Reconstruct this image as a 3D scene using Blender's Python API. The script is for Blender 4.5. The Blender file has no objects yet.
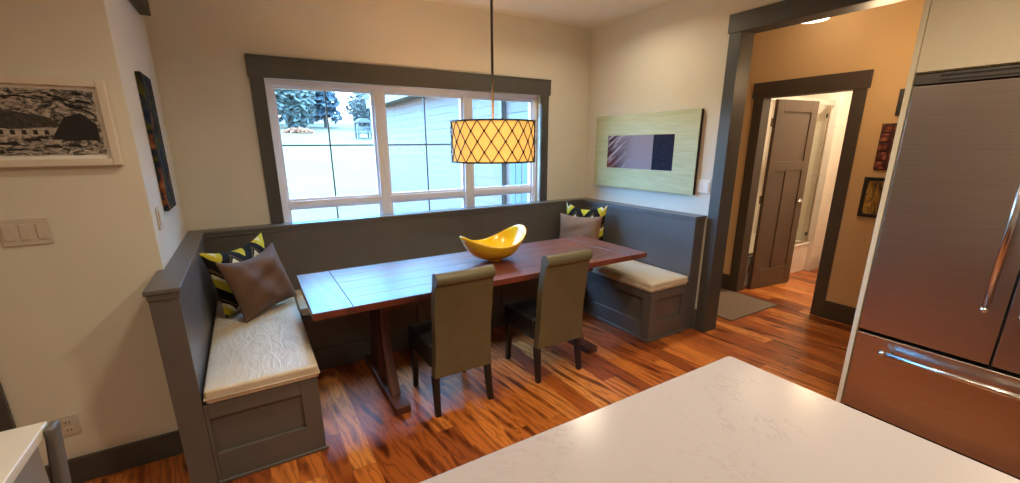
import bpy, bmesh, math, random
from mathutils import Vector, Matrix
random.seed(7)
SC = bpy.context.scene
COL = SC.collection
R = math.radians

# ------------------------------------------------------------------ helpers
def new_mat(name):
    m = bpy.data.materials.new(name); m.use_nodes = True
    nt = m.node_tree
    return m, nt, nt.nodes['Principled BSDF']

def lnk(nt, a, ao, b, bi):
    nt.links.new(a.outputs[ao], b.inputs[bi])

def coord(nt, scale=(1, 1, 1), kind='Object', rot=(0, 0, 0), loc=(0, 0, 0)):
    tc = nt.nodes.new('ShaderNodeTexCoord'); mp = nt.nodes.new('ShaderNodeMapping')
    mp.inputs['Scale'].default_value = scale
    mp.inputs['Rotation'].default_value = rot
    mp.inputs['Location'].default_value = loc
    lnk(nt, tc, kind, mp, 'Vector')
    return mp

def noise(nt, mp, scale=5, detail=3, rough=.5, dist=0.0):
    n = nt.nodes.new('ShaderNodeTexNoise')
    n.inputs['Scale'].default_value = scale; n.inputs['Detail'].default_value = detail
    n.inputs['Roughness'].default_value = rough; n.inputs['Distortion'].default_value = dist
    if mp is not None: lnk(nt, mp, 'Vector', n, 'Vector')
    return n

def ramp(nt, stops, interp='LINEAR'):
    r = nt.nodes.new('ShaderNodeValToRGB'); cr = r.color_ramp; cr.interpolation = interp
    while len(cr.elements) < len(stops): cr.elements.new(.5)
    for e, (p, c) in zip(cr.elements, stops):
        e.position = p; e.color = (*c, 1) if len(c) == 3 else c
    return r

def math_node(nt, op, a=None, b=None, va=0., vb=0.):
    n = nt.nodes.new('ShaderNodeMath'); n.operation = op
    n.inputs[0].default_value = va; n.inputs[1].default_value = vb
    if a is not None: nt.links.new(a, n.inputs[0])
    if b is not None: nt.links.new(b, n.inputs[1])
    return n

def mix_col(nt, fac, a, b, mode='MIX'):
    n = nt.nodes.new('ShaderNodeMix'); n.data_type = 'RGBA'; n.blend_type = mode
    def put(sock, v):
        if hasattr(v, 'is_output'): nt.links.new(v, sock)
        elif isinstance(v, (int, float)): sock.default_value = v
        else: sock.default_value = (*v, 1)
    put(n.inputs[0], fac); put(n.inputs[6], a); put(n.inputs[7], b)
    return n.outputs[2]

def plain(name, c, rough=.5, metal=0., var=.06, scale=6, bump=0., bscale=60, coat=0., spec=.5, sheen=0.):
    m, nt, bs = new_mat(name)
    mp = coord(nt)
    n = noise(nt, mp, scale, 3)
    r = ramp(nt, [(.3, tuple(max(0, x * (1 - var)) for x in c)), (.7, tuple(min(1, x * (1 + var)) for x in c))])
    lnk(nt, n, 'Fac', r, 'Fac'); lnk(nt, r, 'Color', bs, 'Base Color')
    bs.inputs['Roughness'].default_value = rough; bs.inputs['Metallic'].default_value = metal
    bs.inputs['Coat Weight'].default_value = coat; bs.inputs['Specular IOR Level'].default_value = spec
    bs.inputs['Sheen Weight'].default_value = sheen
    if bump:
        n2 = noise(nt, mp, bscale, 4); b = nt.nodes.new('ShaderNodeBump')
        b.inputs['Strength'].default_value = bump; b.inputs['Distance'].default_value = .01
        lnk(nt, n2, 'Fac', b, 'Height'); lnk(nt, b, 'Normal', bs, 'Normal')
    return m

class MB:
    """collects geometry for ONE mesh object"""
    def __init__(s): s.v = []; s.f = []; s.mi = []; s.cur = 0
    def add(s, vs, fs):
        o = len(s.v); s.v += [tuple(p) for p in vs]
        for f in fs: s.f.append(tuple(i + o for i in f)); s.mi.append(s.cur)
        return s
    def box(s, x0, x1, y0, y1, z0, z1):
        return s.add([(x0,y0,z0),(x1,y0,z0),(x1,y1,z0),(x0,y1,z0),(x0,y0,z1),(x1,y0,z1),(x1,y1,z1),(x0,y1,z1)],
                     [(0,3,2,1),(4,5,6,7),(0,1,5,4),(1,2,6,5),(2,3,7,6),(3,0,4,7)])
    def prism(s, pts, axis, a, b):
        """polygon pts (2-D) extruded along axis from a to b"""
        n = len(pts)
        def P(p, t):
            return {'x': (t, p[0], p[1]), 'y': (p[0], t, p[1]), 'z': (p[0], p[1], t)}[axis]
        vs = [P(p, a) for p in pts] + [P(p, b) for p in pts]
        fs = [tuple(range(n - 1, -1, -1)), tuple(range(n, 2 * n))]
        fs += [(i, (i + 1) % n, n + (i + 1) % n, n + i) for i in range(n)]
        return s.add(vs, fs)
    def tube(s, pts, r, n=10, cap=True, rs=None):
        pts = [Vector(p) for p in pts]; rings = []
        up = Vector((0, 0, 1))
        for i, p in enumerate(pts):
            d = (pts[min(i + 1, len(pts) - 1)] - pts[max(i - 1, 0)]).normalized()
            a = d.cross(up)
            if a.length < 1e-3: a = d.cross(Vector((0, 1, 0)))
            a.normalize(); b = d.cross(a)
            rr = rs[i] if rs else r
            rings.append([p + (a * math.cos(t) + b * math.sin(t)) * rr for t in [2 * math.pi * k / n for k in range(n)]])
        vs = [q for rg in rings for q in rg]; fs = []
        for i in range(len(pts) - 1):
            for k in range(n):
                fs.append((i*n+k, i*n+(k+1) % n, (i+1)*n+(k+1) % n, (i+1)*n+k))
        if cap:
            fs.append(tuple(range(n - 1, -1, -1))); fs.append(tuple(range((len(pts)-1)*n, len(pts)*n)))
        return s.add(vs, fs)
    def lathe(s, prof, c=(0, 0, 0), n=40, closed=False):
        vs = []
        for (r, z) in prof:
            for k in range(n):
                t = 2 * math.pi * k / n; vs.append((c[0] + r * math.cos(t), c[1] + r * math.sin(t), c[2] + z))
        fs = []; m = len(prof)
        for i in range(m if closed else m - 1):
            j = (i + 1) % m
            for k in range(n): fs.append((i*n+k, i*n+(k+1) % n, j*n+(k+1) % n, j*n+k))
        if not closed:
            if prof[0][0] > 1e-6: fs.append(tuple(range(n - 1, -1, -1)))
            if prof[-1][0] > 1e-6: fs.append(tuple(range((m-1)*n, m*n)))
        return s.add(vs, fs)
    def build(s, name, mats, parent=None, bevel=0., smooth=False, loc=(0, 0, 0), rot=(0, 0, 0), sub=0, solid=0., seg=2):
        me = bpy.data.meshes.new(name); me.from_pydata(s.v, [], s.f)
        mats = mats if isinstance(mats, (list, tuple)) else [mats]
        for m in mats: me.materials.append(m)
        for p, i in zip(me.polygons, s.mi): p.material_index = i
        bm = bmesh.new(); bm.from_mesh(me)
        bmesh.ops.recalc_face_normals(bm, faces=bm.faces)
        bm.to_mesh(me); bm.free()
        o = bpy.data.objects.new(name, me); COL.objects.link(o)
        o.location = loc; o.rotation_euler = rot
        if parent is not None: o.parent = parent
        if smooth:
            for p in me.polygons: p.use_smooth = True
        if solid:
            md = o.modifiers.new('solid', 'SOLIDIFY'); md.thickness = solid; md.offset = 0
        if bevel:
            md = o.modifiers.new('bevel', 'BEVEL'); md.width = bevel; md.segments = seg; md.limit_method = 'ANGLE'
            md.angle_limit = R(40); md.harden_normals = False
            for p in me.polygons: p.use_smooth = True
            wn = o.modifiers.new('wn', 'WEIGHTED_NORMAL'); wn.keep_sharp = True
        if sub:
            md = o.modifiers.new('sub', 'SUBSURF'); md.levels = sub; md.render_levels = sub
        return o

def thing(name, label, cat, loc=(0, 0, 0), rotz=0., group=None):
    o = bpy.data.objects.new(name, None); COL.objects.link(o)
    o.location = loc; o.rotation_euler = (0, 0, rotz); o.empty_display_size = .1
    return tag(o, label, cat, group)
def tag(o, label, cat, group=None):
    o['label'] = label; o['category'] = cat
    if group: o['group'] = group
    return o
def struct(o, label=None):
    o['kind'] = 'structure'
    if label: o['label'] = label
    return o
def copy_tree(o, parent=None):
    c = o.copy(); COL.objects.link(c)
    if parent is not None: c.parent = parent
    for ch in list(o.children): copy_tree(ch, c)
    return c

# ------------------------------------------------------------------ dimensions (metres; back-right room corner is the origin)
W = 3.731; H = 2.783; D1 = 1.168

# ------------------------------------------------------------------ materials
PAINT = plain('wall_paint', (.67, .63, .53), .75, var=.02, scale=3, bump=.05, bscale=120)
HALL_LIT_PAINT = plain('hall_lit_wall_paint', (.62, .41, .20), .75, var=.02, scale=3, bump=.05, bscale=120)  # cream paint turned tan: warm hall lamplight put into the colour
CEIL = plain('ceiling_paint', (.74, .69, .60), .85, var=.02)
TRIM = plain('trim_grey_paint', (.066, .063, .057), .42, var=.05)
BENCH = plain('bench_grey_paint', (.108, .098, .092), .34, var=.05)
HALLTRIM = plain('hall_trim_paint', (.060, .044, .032), .45, var=.05)
VINYL = plain('window_vinyl', (.82, .83, .92), .4, var=.02)
DARKM = plain('dark_bronze_metal', (.014, .010, .008), .5)
WHITEP = plain('white_plastic', (.78, .74, .68), .35, var=.02)
OLIVE = plain('olive_leather', (.125, .108, .058), .42, var=.08, scale=9, bump=.12, bscale=160)
SHADEDL = plain('shaded_seat_leather', (.014, .014, .016), .4, var=.1, bump=.1, bscale=160)  # chair seat leather, shade under the table put into its colour
ESPRESSO = plain('espresso_wood', (.010, .008, .008), .4, var=.2)
BROWN = plain('brown_velvet', (.105, .050, .024), .8, var=.22, scale=7, bump=.25, bscale=18, sheen=.08)
YELLOW = plain('yellow_lacquer', (.88, .55, .012), .22, var=.03, coat=.2)
CREAMCAB = plain('cream_cabinet_paint', (.70, .63, .47), .5, var=.02)
CHROME = plain('handle_steel', (.72, .70, .68), .22, metal=1., var=.03)
DARKGAP = plain('dark_recess', (.012, .012, .012), .7)
CLOTHW = plain('white_mat_board', (.82, .80, .77), .6, var=.02)

def leather_cream():
    m, nt, bs = new_mat('cream_leather')
    mp = coord(nt)
    n = noise(nt, mp, 5, 4); r = ramp(nt, [(.3, (.58, .49, .36)), (.7, (.68, .60, .47))])
    lnk(nt, n, 'Fac', r, 'Fac'); lnk(nt, r, 'Color', bs, 'Base Color')
    bs.inputs['Roughness'].default_value = .38
    mp2 = coord(nt, (1, .35, 1)); n2 = noise(nt, mp2, 16, 5, .6, 1.2)
    n3 = noise(nt, mp, 140, 2)
    a = math_node(nt, 'MULTIPLY_ADD', n3.outputs['Fac'], None, 0, .15); nt.links.new(n2.outputs['Fac'], a.inputs[2])
    b = nt.nodes.new('ShaderNodeBump'); b.inputs['Strength'].default_value = .35; b.inputs['Distance'].default_value = .02
    nt.links.new(a.outputs[0], b.inputs['Height']); lnk(nt, b, 'Normal', bs, 'Normal')
    return m
CREAM = leather_cream()

def plank_wood(name, pw, plen, tones, grain, axis='y', rough=.30, gap=.012, var_amt=1.0, coat=0.2, coat_rough=.34):
    """boards running along axis; every board gets its own tone and its own grain"""
    m, nt, bs = new_mat(name)
    tc = nt.nodes.new('ShaderNodeTexCoord'); sp = nt.nodes.new('ShaderNodeSeparateXYZ')
    lnk(nt, tc, 'Object', sp, 'Vector')
    across, along = (sp.outputs['X'], sp.outputs['Y']) if axis == 'y' else (sp.outputs['Y'], sp.outputs['X'])
    u = math_node(nt, 'DIVIDE', across, None, 0, pw)
    ui = math_node(nt, 'FLOOR', u.outputs[0]); uf = math_node(nt, 'FRACT', u.outputs[0])
    wn = nt.nodes.new('ShaderNodeTexWhiteNoise'); wn.noise_dimensions = '1D'
    nt.links.new(ui.outputs[0], wn.inputs['W'])
    v0 = math_node(nt, 'DIVIDE', along, None, 0, plen)
    v = math_node(nt, 'ADD', v0.outputs[0], wn.outputs['Value'])
    vi = math_node(nt, 'FLOOR', v.outputs[0]); vf = math_node(nt, 'FRACT', v.outputs[0])
    cb = nt.nodes.new('ShaderNodeCombineXYZ'); nt.links.new(ui.outputs[0], cb.inputs[0]); nt.links.new(vi.outputs[0], cb.inputs[1])
    w2 = nt.nodes.new('ShaderNodeTexWhiteNoise'); w2.noise_dimensions = '2D'; lnk(nt, cb, 'Vector', w2, 'Vector')
    # grain coordinates, moved about per board
    gx = math_node(nt, 'MULTIPLY_ADD', w2.outputs['Value'], None, 0, 37.); nt.links.new(across, gx.inputs[2])
    gy = math_node(nt, 'MULTIPLY_ADD', w2.outputs['Value'], None, 0, 91.); nt.links.new(along, gy.inputs[2])
    gc = nt.nodes.new('ShaderNodeCombineXYZ'); nt.links.new(gx.outputs[0], gc.inputs[0]); nt.links.new(gy.outputs[0], gc.inputs[1])
    mp = nt.nodes.new('ShaderNodeMapping'); mp.inputs['Scale'].default_value = (4.2, 1.0, 1); lnk(nt, gc, 'Vector', mp, 'Vector')
    n = noise(nt, mp, 1.25, 4, .55, 1.9)
    mp2 = nt.nodes.new('ShaderNodeMapping'); mp2.inputs['Scale'].default_value = (60, 3.0, 1); lnk(nt, gc, 'Vector', mp2, 'Vector')
    nf = noise(nt, mp2, 1.5, 3, .6)
    wv = nt.nodes.new('ShaderNodeTexWave'); wv.wave_type = 'RINGS'; wv.rings_direction = 'Z'
    wv.inputs['Scale'].default_value = .8; wv.inputs['Distortion'].default_value = 7; wv.inputs['Detail'].default_value = 2
    wv.inputs['Detail Scale'].default_value = .8
    lnk(nt, mp, 'Vector', wv, 'Vector')
    tone = ramp(nt, tones); nt.links.new(w2.outputs['Value'], tone.inputs['Fac'])
    g1 = ramp(nt, grain); 
    a = math_node(nt, 'MULTIPLY_ADD', wv.outputs['Fac'], None, 0, .35); b_ = math_node(nt, 'MULTIPLY', n.outputs['Fac'], None, 0, .85)
    nt.links.new(b_.outputs[0], a.inputs[2])
    c = math_node(nt, 'MULTIPLY_ADD', nf.outputs['Fac'], None, 0, .18); nt.links.new(a.outputs[0], c.inputs[2])
    c2 = math_node(nt, 'SUBTRACT', c.outputs[0], None, 0, .18)
    nt.links.new(c2.outputs[0], g1.inputs['Fac'])
    col = mix_col(nt, var_amt, tone.outputs['Color'], g1.outputs['Color'], 'MULTIPLY')
    # seams
    e1 = math_node(nt, 'LESS_THAN', uf.outputs[0], None, 0, gap); e2 = math_node(nt, 'LESS_THAN', vf.outputs[0], None, 0, gap * pw / plen)
    e = math_node(nt, 'MAXIMUM', e1.outputs[0], e2.outputs[0])
    ef = math_node(nt, 'MULTIPLY', e.outputs[0], None, 0, .7)
    col = mix_col(nt, ef.outputs[0], col, (.02, .008, .004))
    nt.links.new(col, bs.inputs['Base Color'])
    bs.inputs['Roughness'].default_value = rough; bs.inputs['Coat Weight'].default_value = coat; bs.inputs['Coat Roughness'].default_value = coat_rough
    bm = nt.nodes.new('ShaderNodeBump'); bm.inputs['Strength'].default_value = .08; bm.inputs['Distance'].default_value = .004
    nt.links.new(c.outputs[0], bm.inputs['Height']); lnk(nt, bm, 'Normal', bs, 'Normal')
    return m
FLOORM = plank_wood('acacia_floor', .122, 1.1,
    [(0, (.25, .058, .014)), (.3, (.42, .112, .022)), (.55, (.55, .165, .032)), (.8, (.66, .22, .045)), (1, (.76, .31, .085))],
    [(.20, (.14, .09, .07)), (.30, (.42, .33, .28)), (.42, (.85, .80, .76)), (.55, (1, 1, 1)), (.64, (.55, .45, .38)), (.70, (.95, .92, .88)), (.85, (1.0, .98, .9))])
TABLEW = plank_wood('mahogany_table', .164, 5.0,
    [(0, (.085, .016, .008)), (.5, (.135, .025, .011)), (1, (.18, .035, .015))],
    [(.2, (.45, .4, .4)), (.45, (.9, .9, .9)), (.8, (1.15, 1.1, 1.0))], axis='x', rough=.42, gap=0.0, coat=.8, coat_rough=.42)
TRESTLE = plank_wood('reclaimed_trestle_wood', .2, 5.0,
    [(0, (.075, .025, .016)), (1, (.12, .04, .026))],
    [(.2, (.4, .35, .35)), (.5, (.9, .9, .9)), (.8, (1.2, 1.1, 1.0))], axis='y', rough=.45, gap=0.0, coat=0)

def quartz():
    m, nt, bs = new_mat('white_quartz')
    mp = coord(nt)
    n = noise(nt, mp, 1.6, 6, .65, 2.5)
    r = ramp(nt, [(.485, (.385, .352, .362)), (.5, (.33, .295, .30)), (.515, (.385, .352, .362))])
    lnk(nt, n, 'Fac', r, 'Fac')
    n2 = noise(nt, mp, 3, 2); r2 = ramp(nt, [(.45, (1, 1, 1)), (.6, (0, 0, 0))]); lnk(nt, n2, 'Fac', r2, 'Fac')
    c = mix_col(nt, r2.outputs['Color'], r.outputs['Color'], (.385, .352, .362))
    nt.links.new(c, bs.inputs['Base Color']); bs.inputs['Roughness'].default_value = .2
    return m
QUARTZ = quartz()

def steel():
    m, nt, bs = new_mat('brushed_stainless')
    mp = coord(nt, (4, 4, 300)); n = noise(nt, mp, 1, 3)
    r = ramp(nt, [(.3, (.47, .41, .37)), (.7, (.55, .48, .44))]); lnk(nt, n, 'Fac', r, 'Fac'); lnk(nt, r, 'Color', bs, 'Base Color')
    bs.inputs['Metallic'].default_value = 1; bs.inputs['Roughness'].default_value = .3
    mp2 = coord(nt); n2 = noise(nt, mp2, 4.5, 2)
    b = nt.nodes.new('ShaderNodeBump'); b.inputs['Strength'].default_value = .05; b.inputs['Distance'].default_value = .05
    lnk(nt, n2, 'Fac', b, 'Height'); lnk(nt, b, 'Normal', bs, 'Normal')
    return m
STEEL = steel()

def glass(name, tint=(.97, .99, 1)):
    """thin sheet: clear, with a reflection that grows towards grazing view (Schlick)"""
    m = bpy.data.materials.new(name); m.use_nodes = True; nt = m.node_tree; nt.nodes.clear()
    out = nt.nodes.new('ShaderNodeOutputMaterial'); mx = nt.nodes.new('ShaderNodeMixShader')
    tr = nt.nodes.new('ShaderNodeBsdfTransparent'); gl = nt.nodes.new('ShaderNodeBsdfGlossy'); ge = nt.nodes.new('ShaderNodeNewGeometry')
    tr.inputs['Color'].default_value = (*tint, 1); gl.inputs['Roughness'].default_value = .02
    dt = nt.nodes.new('ShaderNodeVectorMath'); dt.operation = 'DOT_PRODUCT'
    lnk(nt, ge, 'Incoming', dt, 0); lnk(nt, ge, 'Normal', dt, 1)
    ab = math_node(nt, 'ABSOLUTE', dt.outputs['Value']); iv = math_node(nt, 'SUBTRACT', None, ab.outputs[0], 1.)
    pw = math_node(nt, 'POWER', iv.outputs[0], None, 0, 5.); fa = math_node(nt, 'MULTIPLY_ADD', pw.outputs[0], None, 0, .55); fa.inputs[2].default_value = .03
    nt.links.new(fa.outputs[0], mx.inputs['Fac']); lnk(nt, tr, 'BSDF', mx, 1); lnk(nt, gl, 'BSDF', mx, 2); lnk(nt, mx, 'Shader', out, 'Surface')
    return m
GLASS = glass('window_glass')

def emis(name, c, s, var=.04):
    m, nt, bs = new_mat(name)
    mp = coord(nt); n = noise(nt, mp, 30, 3); r = ramp(nt, [(.3, tuple(x * (1 - var) for x in c)), (.7, c)])
    lnk(nt, n, 'Fac', r, 'Fac'); lnk(nt, r, 'Color', bs, 'Emission Color'); lnk(nt, r, 'Color', bs, 'Base Color')
    bs.inputs['Emission Strength'].default_value = s; bs.inputs['Roughness'].default_value = .8
    return m

# ------------------------------------------------------------------ camera
cam = bpy.data.cameras.new('camera'); co = bpy.data.objects.new('camera', cam); COL.objects.link(co)
F, CX, CY = 428.479, 505.018, 260.915
yaw, pit, rol = R(30.647), R(15.156), R(-.317)
fw = Vector((math.sin(yaw) * math.cos(pit), math.cos(yaw) * math.cos(pit), -math.sin(pit)))
rt = Vector((math.cos(yaw), -math.sin(yaw), 0)); up = rt.cross(fw)
r2 = rt * math.cos(rol) + up * math.sin(rol); u2 = -rt * math.sin(rol) + up * math.cos(rol)
M = Matrix((r2, u2, -fw)).transposed().to_4x4(); M.translation = Vector((-3.313, -3.795, 1.618))
co.matrix_world = M
cam.sensor_width = 36; cam.sensor_fit = 'HORIZONTAL'; cam.lens = F * 36 / 1020
cam.shift_x = (510 - CX) / 1020; cam.shift_y = (CY - 241.5) / 1020
cam.clip_start = .05; cam.clip_end = 300
SC.camera = co

# ------------------------------------------------------------------ room shell
WX0, WX1, WZ0, WZ1 = -3.105, -.635, .86, 2.10      # window opening
OY0, OY1, OZ = -2.76, -1.683, 2.42                 # opening to the hall (finished)
HX = 1.277                                         # hall far wall
DY0, DY1, DZ = -1.945, -1.19, 2.06                 # bathroom doorway
BX = 3.13; YR = -6.2; XL = -6.0

struct(MB().box(XL - .15, BX + .15, YR - .15, .16, -.12, 0).build('floor', FLOORM), 'glossy red-brown acacia plank floor')
struct(MB().box(XL - .15, BX + .15, YR - .15, .16, H, H + .12).build('ceiling', CEIL), 'plain cream ceiling')
m = MB()
m.box(-W - .15, WX0, 0, .16, 0, H).box(WX1, 1.4, 0, .16, 0, H).box(WX0, WX1, 0, .16, 0, WZ0).box(WX0, WX1, 0, .16, WZ1, H)
struct(m.build('wall_back', PAINT), 'cream wall with the wide window')
m = MB()
m.box(0, .15, OY1 + .02, 0, 0, H).box(0, .15, OY0 - .02, OY1 + .02, OZ + .02, H).box(0, .15, -2.84, OY0 - .02, 0, H)
m.box(.15, .47, -2.84, -2.80, 0, H).box(.35, .47, YR, -2.84, 0, H)
struct(m.build('wall_right', PAINT), 'cream wall with the wide cased opening')
struct(MB().box(-W - .15, -W, -D1, 0, 0, H).build('wall_left', PAINT), 'short cream return wall beside the bench')
struct(MB().box(XL, -W - .15, -D1, -D1 + .15, 0, H).build('wall_kitchen', PAINT), 'cream wall facing the kitchen')
struct(MB().box(XL - .15, XL, YR, -D1 + .15, 0, H).build('wall_kitchen_side', PAINT), 'cream kitchen side wall')
struct(MB().box(XL - .15, .47, YR - .15, YR, 0, H).build('wall_rear', PAINT), 'cream wall behind the viewer')
m = MB()
m.box(HX, HX + .12, DY1 + .02, 0, 0, H).box(HX, HX + .12, -4.6, DY0 - .02, 0, H).box(HX, HX + .12, DY0 - .02, DY1 + .02, DZ + .02, H)
struct(m.build('wall_hall', HALL_LIT_PAINT), 'hall wall with the bathroom doorway, lamplight tan put into its paint')
struct(MB().box(.47, HX + .12, -4.75, -4.6, 0, H).build('wall_hall_end', HALL_LIT_PAINT), 'end wall of the hall, lamplight tan put into its paint')
TILE = None
def tile():
    m, nt, bs = new_mat('bath_tile')
    mp = coord(nt, (1, 1, 1), rot=(0, 0, 0))
    sp = nt.nodes.new('ShaderNodeSeparateXYZ'); lnk(nt, mp, 'Vector', sp, 'Vector')
    ad = math_node(nt, 'ADD', sp.outputs['X'], sp.outputs['Y']); cb = nt.nodes.new('ShaderNodeCombineXYZ')
    nt.links.new(ad.outputs[0], cb.inputs[0]); nt.links.new(sp.outputs['Z'], cb.inputs[1])
    br = nt.nodes.new('ShaderNodeTexBrick'); br.offset = 0
    br.inputs['Color1'].default_value = (.72, .66, .56, 1); br.inputs['Color2'].default_value = (.68, .62, .53, 1)
    br.inputs['Mortar'].default_value = (.62, .56, .48, 1); br.inputs['Scale'].default_value = 1
    br.inputs['Mortar Size'].default_value = .004; br.inputs['Brick Width'].default_value = .3; br.inputs['Row Height'].default_value = .3
    lnk(nt, cb, 'Vector', br, 'Vector'); lnk(nt, br, 'Color', bs, 'Base Color'); bs.inputs['Roughness'].default_value = .3
    return m
TILE = tile()
struct(MB().box(HX + .12, BX, -.42, -.30, 0, H).build('wall_bath_back', TILE), 'tiled wall behind the bathtub')
struct(MB().box(BX, BX + .12, -2.6, -.30, 0, H).build('wall_bath_far', plain('bath_paint', (.74, .66, .56), .7)), 'pale bathroom wall')
struct(MB().box(HX + .12, BX, -2.72, -2.6, 0, H).build('wall_bath_side', plain('bath_side_paint', (.74, .66, .56), .7)), 'pale bathroom side wall')

# trims
def casing_x(name, x_face, sgn, y0, y1, z, wid, head, mat, jamb_to, over=.012, label=None):
    """door casing on a wall x = const, projecting by .02 towards sgn, around y0..y1 up to z; jamb lining to jamb_to"""
    t = .02 * sgn
    def bx(m, y_0, y_1, z_0, z_1, xa=x_face + .001 * sgn, xb=x_face + t):
        m.box(min(xa, xb), max(xa, xb), y_0, y_1, z_0, z_1)
    m = MB()
    bx(m, y1, y1 + wid, 0, z); bx(m, y0 - wid, y0, 0, z)
    bx(m, y0 - wid - over, y1 + wid + over, z, z + head, xb=x_face + t * 1.3)
    xa, xb = min(x_face, jamb_to), max(x_face, jamb_to)
    m.box(xa, xb, y1, y1 + .018, 0, z + .018).box(xa, xb, y0 - .018, y0, 0, z + .018).box(xa, xb, y0, y1, z, z + .018)
    return struct(m.build(name, mat, bevel=.002), label)
casing_x('trim_1', 0, -1, OY0, OY1, OZ, .095, .13, TRIM, .15, label='dark grey casing of the wide hall opening')
casing_x('trim_2', HX, -1, DY0, DY1, DZ, .10, .145, HALLTRIM, HX + .12, .016, 'dark casing of the bathroom doorway')
# baseboards
struct(MB().box(XL, -5.417, -D1 - .018, -D1 - .001, 0, .14).box(-4.383, -W - .03, -D1 - .018, -D1 - .001, 0, .14).build('baseboard_kitchen', TRIM, bevel=.003), 'dark grey baseboard under the outlet')
struct(MB().box(HX - .018, HX - .001, DY1 + .101, 0, 0, .172).build('baseboard_hall_left', HALLTRIM, bevel=.003))
struct(MB().box(HX - .018, HX - .001, -4.6, DY0 - .101, 0, .172).build('baseboard_hall_right', HALLTRIM, bevel=.003))
struct(MB().box(BX - .016, BX - .001, -2.6, -1.20, 0, .14).build('baseboard_bath', HALLTRIM, bevel=.003))
struct(MB().box(-.018, -.001, -1.587, -1.560, 0, .185).build('baseboard_right', BENCH, bevel=.002))
# door casing at the far left of the kitchen wall
m = MB().box(-4.48, -4.385, -D1 - .022, -D1 - .001, 0, 2.06).box(-5.415, -5.32, -D1 - .022, -D1 - .001, 0, 2.06).box(-5.43, -4.378, -D1 - .027, -D1 - .001, 2.0605, 2.19)
struct(m.build('trim_3', TRIM, bevel=.002), 'dark casing upright at the left edge of the photo')
m = MB(); a, b_ = -5.317, -4.483; ya, yb = -D1 - .012, -D1 - .001
m.box(a, a + .11, ya, yb, .01, 2.05).box(b_ - .11, b_, ya, yb, .01, 2.05).box(a + .11, b_ - .11, ya, yb, .01, .23).box(a + .11, b_ - .11, ya, yb, 1.93, 2.05).box(a + .11, b_ - .11, ya, yb, 1.33, 1.43).box(a + .11, b_ - .11, ya + .007, yb, .23, 1.33).box(a + .11, b_ - .11, ya + .007, yb, 1.43, 1.93)
struct(m.build('door_2', TRIM, bevel=.002), 'closed dark door left of the farmhouse print')

# ------------------------------------------------------------------ window (three units side by side)
m = MB()
m.box(WX0 - .09, WX0, -.022, -.001, 1.035, WZ1).box(WX1, WX1 + .09, -.022, -.001, 1.035, WZ1)
m.box(WX0 - .10, WX1 + .11, -.028, -.001, WZ1, WZ1 + .145)
m.box(WX0 - .10, WX1 + .11, -.034, -.001, WZ1 + .135, WZ1 + .149)
struct(m.build('trim_4', TRIM, bevel=.002), 'dark grey casing of the wide window')
units = [(WX0 + .006, -2.262), (-2.262, -1.432), (-1.432, WX1 - .006)]
for k, (a, b) in enumerate(units):
    fr = MB(); y0, y1 = .055, .155; tw = .042
    fr.box(a, a + tw, y0, y1, WZ0, WZ1).box(b - tw, b, y0, y1, WZ0, WZ1)
    fr.box(a + tw, b - tw, y0, y1, WZ1 - .04, WZ1).box(a + tw, b - tw, y0, y1, WZ0, WZ0 + .04)
    fr.box(a + tw, b - tw, y0 + .005, y1, 1.135, 1.185)
    f = struct(fr.build('window_%d' % (k + 1), VINYL, bevel=.003), ('left', 'middle', 'right')[k] + ' white window unit with thin grilles')
    for (z0, z1, rows, nm) in ((1.185, WZ1 - .04, 2, 'sash'), (WZ0 + .04, 1.135, 1, 'sash')):
        s = MB(); sx0, sx1 = a + tw, b - tw; t = .02
        s.box(sx0, sx0 + t, .075, .12, z0, z1).box(sx1 - t, sx1, .075, .12, z0, z1)
        s.box(sx0 + t, sx1 - t, .075, .12, z1 - t, z1).box(sx0 + t, sx1 - t, .075, .12, z0, z0 + t)
        so = s.build(nm, VINYL, f, bevel=.002)
        MB().box(sx0 + t, sx1 - t, .098, .101, z0 + t, z1 - t).build('pane', GLASS, so)
        g = MB(); mid = (sx0 + sx1) / 2; g.box(mid - .006, mid + .006, .090, .097, z0 + t, z1 - t)
        if rows == 2:
            zm = (z0 + z1) / 2; g.box(sx0 + t, sx1 - t, .0905, .0965, zm - .006, zm + .006)
        g.build('grille', plain('grille_grey', (.16, .17, .17), .5), so)
struct(MB().box(WX0, WX1, .001, .055, WZ0 - .0, WZ0 + .02).build('trim_5', VINYL), 'window stool behind the bench')

# ------------------------------------------------------------------ banquette bench
BT = .11; BTL = .092; S = .592; SH = .437; CZ = 1.03; YE = -1.546
bench = thing('banquette_bench', 'built-in U-shaped grey painted banquette bench wrapping the window corner', 'bench', (-W / 2, -.3, 0))
ofs = Vector((W / 2, .3, 0))
def bp(mb, name, mat=BENCH, **k):
    mb.v = [tuple(Vector(p) + ofs) for p in mb.v]
    return mb.build(name, mat, bench, **k)
g = .002
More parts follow.
